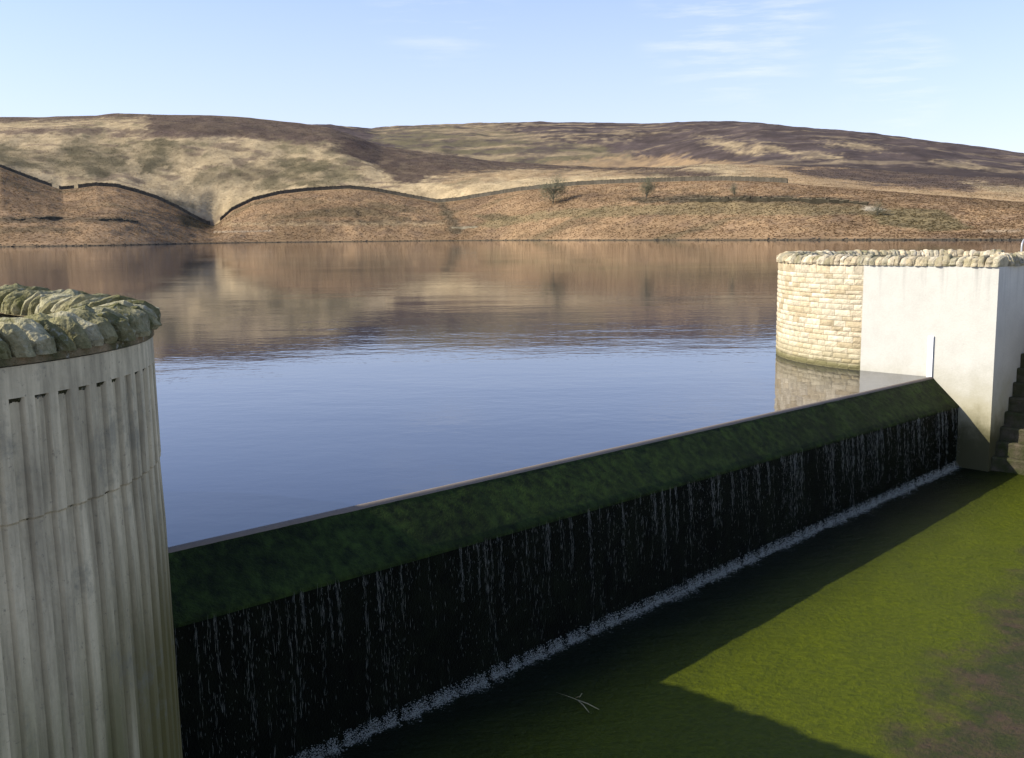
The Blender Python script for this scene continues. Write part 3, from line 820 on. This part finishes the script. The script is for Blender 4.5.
def arc(c, R, a0, a1, n):
    return [(Vector((c.x + R * math.cos(a0 + (a1 - a0) * i / n), c.y + R * math.sin(a0 + (a1 - a0) * i / n), 0)), Vector((math.cos(a0 + (a1 - a0) * i / n), math.sin(a0 + (a1 - a0) * i / n), 0))) for i in range(n + 1)]
def line(a, b, nr_, n=8):
    return [(a.lerp(b, i / n), Vector(nr_)) for i in range(n + 1)]
aW = math.atan2(W.y, W.x); aN = math.atan2(N.y, N.x)      # aN = aW - 90 deg
rngL = random.Random(21)

# ---- left pier: ribbed concrete, rounded corner
RL = 2.30; cL = Vector((-4.83, 6.84, 0))
pierL = empty('spillway_pier', Vector((cL.x, cL.y, 0)))
tag(pierL, 'grey ribbed concrete pier with a thick mossy stone coping at the left edge', 'pier')
alL = (cL - A0).dot(W) + RL; pL = (cL - A0).dot(N)
upst = -1.7
straightL = line(P3(alL, upst), P3(alL, pL), W, 10)
arcL = arc(cL, RL, aW, aN, 60)
backL = line(Vector((cL.x, cL.y, 0)) + N * RL, Vector((cL.x, cL.y, 0)) + N * RL - W * 4.5, N, 6)
cU = P3(alL - 3.6, upst); arcU = arc(cU, 3.6, aW, aW + math.pi * .75, 40)
# ribbed part: outline with grooves
pitch_a = rad(4.2); gfrac = .60; dep = .025
def ribbed():
    prof = []     # (angle or point, depth)
    a = aW + .0; offs = rad(19.3) 
    pts = []
    # arc from aW (towards weir) to aN
    ang0 = rad(20.6 - 19.0) ; k = 0
    a = rad(45.0)
    edges = []
    start = rad(12.5) + pitch_a * 9
    g = start
    while g > aN - .02:
        # groove starts at g (smaller image u) and runs to larger angle g + gfrac*pitch
        edges.append((g, g + pitch_a * gfrac)); g -= pitch_a
    edges = [e for e in edges if e[1] < aW + .0 and e[0] > aN + .0][::-1]
    out = [(aN, 0)]; tv = [1.0]
    for g0, g1 in edges:
        sl = pitch_a * .09
        gw = g1 - g0; out += [(g0, 0), (g0 + sl, 1), (g0 + gw * .17, 1), (g0 + gw * .80, 1), (g1 - sl * 1.4, 1), (g1, 0)]; tv += [1.06, .84, .96, .95, .66, 1.0]  # tone paints recess shade into the groove corners and lightens the ribs
    out.append((aW, 0)); tv.append(1.0)
    zt = [2.09]; zs = [2.12, 1.8, 1.415, 1.40, .9, .3, -.4, -1.2, -2.0, -2.75]
    vs = []; fs = []; m = len(out)
    for zi, z in enumerate(zs):
        for a_, d in out:
            lift = .012 if abs(z - 1.40) < .002 else 0
            R_ = RL + .012 * (2.3 - z) - dep * d * (1 if z > -9 else 0) - lift
            vs.append((cL.x + R_ * math.cos(a_), cL.y + R_ * math.sin(a_), z))
    for zi in range(len(zs) - 1):
        for k in range(m - 1):
            fs.append((zi * m + k, zi * m + k + 1, (zi + 1) * m + k + 1, (zi + 1) * m + k)[::-1])
    # top band: soffit over the grooves, plain face, top
    base = len(vs)
    for a_, d in out: vs.append((cL.x + (RL + .0025) * math.cos(a_), cL.y + (RL + .0025) * math.sin(a_), 2.12))
    for a_, d in out: vs.append((cL.x + RL * math.cos(a_), cL.y + RL * math.sin(a_), ZC))
    for a_, d in out: vs.append((cL.x + (RL - .45) * math.cos(a_), cL.y + (RL - .45) * math.sin(a_), ZC))
    for k in range(m - 1):
        fs.append((base + k, base + k + 1, k + 1, k)); fs.append((base + k, base + m + k, base + m + k + 1, base + k + 1)[::-1])
        fs.append((base + m + k, base + 2 * m + k, base + 2 * m + k + 1, base + m + k + 1)[::-1])
    for a_, d in out: vs.append((cL.x + (RL - .45) * math.cos(a_), cL.y + (RL - .45) * math.sin(a_), -2.8))
    for k in range(m - 1): fs.append((base + 2 * m + k, base + 3 * m + k, base + 3 * m + k + 1, base + 2 * m + k + 1)[::-1])
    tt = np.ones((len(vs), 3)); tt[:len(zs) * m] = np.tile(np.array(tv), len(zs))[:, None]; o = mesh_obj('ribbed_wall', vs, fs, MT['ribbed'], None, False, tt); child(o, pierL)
    md = MB(); rs = random.Random(77)
    def tuft_strip(g0, g1, z, h, r0, r1):
        n = 9
        for k in range(n):
            a0 = g0 + (g1 - g0) * k / n; a1 = g0 + (g1 - g0) * (k + 1) / n; hh = h * rs.uniform(.6, 1.2); rr = r1 - rs.uniform(0, .012)
            q = [(r0, a0, z), (rr, a0, z), (rr, a1, z), (r0, a1, z), (r0, a0, z - hh), (rr - .012, a0, z - hh * .8), (rr - .012, a1, z - hh * .8), (r0, a1, z - hh)]
            md.add([(cL.x + r * math.cos(a_), cL.y + r * math.sin(a_), zz) for r, a_, zz in q], [(0, 3, 7, 4), (1, 5, 6, 2), (4, 7, 6, 5), (0, 4, 5, 1), (3, 2, 6, 7)], (.05, .045, .028))
    for g0, g1 in edges:
        if rs.random() < .93: tuft_strip(g0 + .003, g1 - .004, 2.117, .030, RL - dep - .004, RL - .001)  # dark moss strips, doubling as painted shadow along the groove tops
        if rs.random() < .8: tuft_strip(g0 + .002 + (g1 - g0) * rs.uniform(0, .4), g1 - .002, 1.412 + rs.uniform(-.004, .004), .012, RL - dep - .004, RL - dep + .014)
    mo = md.build('moss', MT['bed']); mo['kind'] = 'stuff'; child(mo, pierL)
ribbed()
prism_wall(straightL, lambda p: -2.8, ZC, .45, MT['rib'], 'flank_wall', pierL, 4)
prism_wall(arcU, lambda p: -2.8, ZC, .45, MT['rib'], 'upstream_wall', pierL, 4)
prism_wall(backL, lambda p: -2.8, ZC, .45, MT['rib'], 'return_wall', pierL, 4)
# pier deck behind the parapet
def deck(poly, z, name, root):
    o = mesh_obj(name, [Vector((p.x, p.y, z)) for p in poly], [tuple(range(len(poly)))], MT['deck']); child(o, root)
inner = lambda path, t=.40: [p - n_ * t for p, n_ in path]
deck((inner(arcU)[::-1] + inner(straightL)[1:] + inner(arcL)[1:] + inner(backL)[1:])[::-1], 1.35, 'deck', pierL)
tonesL = [(.33, .30, .16), (.38, .34, .19), (.29, .26, .14), (.44, .40, .25)]
full = arcU[::-1] + straightL[1:] + arcL[1:] + backL[1:]
def sub(path, lo, hi): return path[lo:hi]
nL = coping_run(arcU[::-1][-26:] + straightL[1:] + arcL[1:], MT['cope_moss'], pierL, .45, rngL, tonesL, pitch=.150, wid=.50, hgt=.198, over=.05, taper=.20, rough=.40, lift=.05, slant=-.30, fill=.84)
mrest = MB()
for part_ in (arcU[::-1][:-25], backL):
    coping_run(part_, MT['cope_moss'], pierL, .45, rngL, tonesL, pitch=.150, wid=.50, hgt=.198, over=.05, taper=.20, rough=.40, lift=.05, slant=-.30, fill=.84, merge=mrest)
rest = mrest.build('coping', MT['cope_moss']); rest['kind'] = 'stuff'; child(rest, pierL)
mb = MB()
for i in range(len(full) - 1):
    a, na = full[i]; b, nb_ = full[i + 1]
    z0, z1 = ZC + .008, ZC + .055
    mb.add([a + na * .012 + Vector((0, 0, z0)), b + nb_ * .012 + Vector((0, 0, z0)), b + nb_ * .008 + Vector((0, 0, z1)), a + na * .008 + Vector((0, 0, z1)),
            a - na * .46 + Vector((0, 0, z1)), b - nb_ * .46 + Vector((0, 0, z1))], [(0, 1, 2, 3)[::-1], (3, 2, 5, 4)[::-1]])
child(mesh_obj('mortar_bed', mb.v, mb.f, MT['bed'], None, False, np.array([[.27, .20, .11]] * len(mb.v))), pierL)

# ---- right bastion: concrete wall, sandstone nose
RR = 3.85; pj, pc = -1.61, 1.24
bast = empty('spillway_bastion', P3(LEN + RR, 0, 0))
tag(bast, 'sunlit bastion of pale concrete and sandstone at the right end of the weir', 'bastion')
cR = P3(LEN + RR, pj)
faceR = line(P3(LEN, pj), P3(LEN, pc), -W, 14)
retR = line(P3(LEN, pc), P3(LEN + 7.5, pc), N, 14)
# two concrete panels meeting at the corner; the return is butted against the face panel
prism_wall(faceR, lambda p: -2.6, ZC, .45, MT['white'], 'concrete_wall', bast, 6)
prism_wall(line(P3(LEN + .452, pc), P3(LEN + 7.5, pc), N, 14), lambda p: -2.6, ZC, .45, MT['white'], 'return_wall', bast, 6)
arcR = arc(cR, RR, aW - math.pi, aW - 2 * math.pi, 90)       # from the joint, round upstream, to the far side
farR = line(cR + W * RR, cR + W * RR + N * 2.6, W, 6)
def stone_face():
    core = prism_wall([(p - n_ * .05, n_) for p, n_ in arcR], lambda p: -1.4, ZC, .40, MT['mortar'], 'wall_core', bast, 1)
    mb = MB(); rs = random.Random(31); total = math.pi; z = -.42; first = True
    while z < ZC - .03:
        h = min(rs.uniform(.095, .15), ZC - z)
        if ZC - (z + h) < .08: h = ZC - z
        a = 0.0
        while a < total:
            wl_ = rs.uniform(.18, .46) / RR
            if a + wl_ > total - .04: wl_ = total - a
            t = rs.choice([(.54, .46, .31), (.56, .49, .34), (.50, .42, .27), (.55, .48, .34), (.45, .37, .23), (.58, .51, .36)]); f = rs.uniform(.86, 1.1); t = tuple(c * f for c in t)
            nx, nz_ = 5, 3; vs = []; fs = []; g = .0035; sd = rs.uniform(0, 500); pr = rs.uniform(-.003, .005)
            for i in range(nx + 1):
                for k in range(nz_ + 1):
                    an = aW - math.pi - (a + g / RR + (wl_ - 2 * g / RR) * i / nx); zz = z + g + (h - 2 * g) * k / nz_
                    ed = min(i, nx - i, k * 1.0, (nz_ - k) * 1.0)
                    r_ = RR + (-.010 if ed == 0 else pr + .008 * mnoise.noise(Vector((i * 1.3, k * 1.3, sd))))
                    vs.append((cR.x + r_ * math.cos(an), cR.y + r_ * math.sin(an), zz))
            for i in range(nx):
                for k in range(nz_):
                    q = i * (nz_ + 1) + k; fs.append((q, q + nz_ + 1, q + nz_ + 2, q + 1)[::-1])
            mb.add(vs, fs, t); a += wl_
        z += h
    o = mb.build('stone_facing', MT['block']); child(o, bast)
stone_face()
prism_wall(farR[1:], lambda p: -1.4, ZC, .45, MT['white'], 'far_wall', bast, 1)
tonesR = [(.47, .39, .25), (.52, .44, .30), (.40, .34, .22), (.56, .49, .35), (.36, .32, .22)]
coping_run(faceR[::-1] + arcR[1:], MT['cope'], bast, .45, random.Random(5), tonesR, pitch=.140, wid=.48, hgt=.205, over=.04, rough=.36, taper=.11, slant=.07)
coping_run(line(P3(LEN + .47, pc), P3(LEN + 7.5, pc), N, 14), MT['cope'], bast, .45, random.Random(6), tonesR, pitch=.19, wid=.52, hgt=.24, over=.05)
deck((inner(retR)[::-1] + [P3(LEN + .42, pc - .42)] + inner(faceR)[::-1][1:] + inner(arcR)[1:] + [P3(LEN + 7.7 - .1, pc - .4)])[::-1], 1.35, 'deck', bast)

# ---- gauge board on the wall at the weir end
gx = P3(LEN - .02, -.05, 0)
gb = empty('gauge_board', Vector((gx.x, gx.y, 0)))
tag(gb, 'narrow white gauge board fixed to the pale wall where the weir crest meets it', 'gauge board')
m1 = MB(); Mx = frame(P3(LEN - .022, -.06, -.12), N, -W) ; m1.box(Mx, (-.055, -.018, -.0), (.055, .014, .0), None) if False else None
def bar(mb, al0, al1, p0, p1, z0, z1, col=None):
    vs = [P3(al, p, z) for al in (al0, al1) for p in (p0, p1) for z in (z0, z1)]
    mb.add(vs, [(0, 1, 3, 2), (4, 6, 7, 5), (0, 4, 5, 1), (2, 3, 7, 6), (0, 2, 6, 4), (1, 5, 7, 3)], col)
bar(m1, LEN - .034, LEN - .014, -.105, .005, .0, .86)
o = m1.build('board', MT['gauge']); child(o, gb)
m1 = MB(); bar(m1, LEN - .014, LEN + .01, -.075, -.025, .02, .82); child(m1.build('batten', MT['rail']), gb)

# ---- stairs beside the return wall
st = empty('stairs', P3(LEN, 2, floor_z(LEN))); tag(st, 'mossy stone stairs climbing beside the shaded return wall at the right edge', 'stairs')
rise, tread = .285, .175; zf = floor_z(LEN)
for i in range(11):
    mb = MB(); rs = random.Random(100 + i)
    a0 = LEN + .14 + i * tread + rs.uniform(-.01, .01); z1 = zf + rise * (i + 1)
    vs = []; fs = []; n = 14; prof = [(a0, z1 - rise - .10), (a0 + .005, z1 - rise * .5), (a0, z1 - .03), (a0 + .02, z1), (a0 + tread * .5, z1 + .004), (a0 + tread + .06, z1)]
    for k in range(n + 1):
        p = pc + .004 + 2.3 * k / n
        for j, (a_, z_) in enumerate(prof):
            q = P3(a_, p, z_); q += Vector((0, 0, mnoise.noise(Vector((p * 3, i * 7, j))) * .015)) - W * mnoise.noise(Vector((p * 4, i * 5, j + 20))) * .018; vs.append(q)
    m = len(prof)
    for k in range(n):
        for j in range(m - 1): fs.append((k * m + j, k * m + j + 1, (k + 1) * m + j + 1, (k + 1) * m + j))
    o = mesh_obj('step', vs, fs, MT['step'], None, False, np.array([[.09, .075, .05]] * len(vs))); child(o, st)
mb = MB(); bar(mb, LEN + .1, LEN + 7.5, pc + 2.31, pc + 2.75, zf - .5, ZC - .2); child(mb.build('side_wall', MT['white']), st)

# ---- handrail hoop on the deck beyond the coping
hb = Vector((12.13, 24.6, 1.35))
hr = empty('handrail', hb); tag(hr, 'pale tubular metal handrail rising above the coping at the right edge', 'handrail')
mb = MB(); top = 2.80 - hb.z; pts = [(0, 0, 0), (0, 0, top - .18)]
for k in range(1, 7):
    an = math.pi / 2 * k / 6; pts.append(tuple(Vector((0, 0, top - .18)) + Vector((W.x, W.y, 0)) * .18 * (1 - math.cos(an)) + Vector((0, 0, .18 * math.sin(an)))))
e_ = Vector(pts[-1]); pts += [tuple(e_ + W * .7), tuple(e_ + W * 1.4)]
mb.tube(pts, .021, 10); mb.build('rail', MT['rail'], hr, True)
mb = MB(); q = W * 1.4; mb.tube([(q.x, q.y, 0), (q.x, q.y, top - .03)], .021, 10); mb.build('post', MT['rail'], hr, True)

# ---- twig stranded on the floor
def on_floor(u, v):
    d = ray(u, v); t = 5.2
    for _ in range(30):
        y = (floor_z((Vector((d.x * t, t, 0)) - A0).dot(W)) - CAM_Z) / d.z; t = y
    return Vector((d.x * t, t, CAM_Z + d.z * t))
tb = on_floor(577, 703)
tw = MB()
def fp(u, v, dz): return on_floor(u, v) + Vector((0, 0, dz)) - tb
tw.tube([fp(556, 694, .02), fp(566, 698, .03), fp(577, 703, .04), fp(588, 708, .05), fp(599, 712, .03)], [.001, .002, .004, .006, .003], 6)
tw.tube([fp(577, 703, .04), fp(583, 709, .05), fp(589, 714, .02)], [.006, .005, .003], 6)
tw.tube([fp(576, 701, .04), fp(580, 704, .09), fp(582, 704, .13)], [.007, .005, .003], 6)
o = tw.build('twig', MT['deadwood'], None, True); o.location = tb
tag(o, 'small forked dead twig stranded on the dark floor below the weir', 'twig')

# ------------------------------------------------------------------ camera, render settings
cam = bpy.data.cameras.new('camera'); co = bpy.data.objects.new('camera', cam); COL.objects.link(co)
cam.sensor_fit = 'HORIZONTAL'; cam.sensor_width = 36; cam.lens = 36 * F_PX / 1024; cam.clip_start = .1; cam.clip_end = 8000
bk = -_fw
co.matrix_world = Matrix(((RT.x, UP.x, bk.x, 0), (RT.y, UP.y, bk.y, 0), (RT.z, UP.z, bk.z, CAM_Z), (0, 0, 0, 1)))
SC.camera = co
vs_ = SC.view_settings; vs_.view_transform = 'Standard'; vs_.look = 'None'; vs_.exposure = .75; vs_.gamma = 1; vs_.use_curve_mapping = False
SC.render.engine = 'CYCLES'; SC.cycles.max_bounces = 6; SC.cycles.use_denoising = True
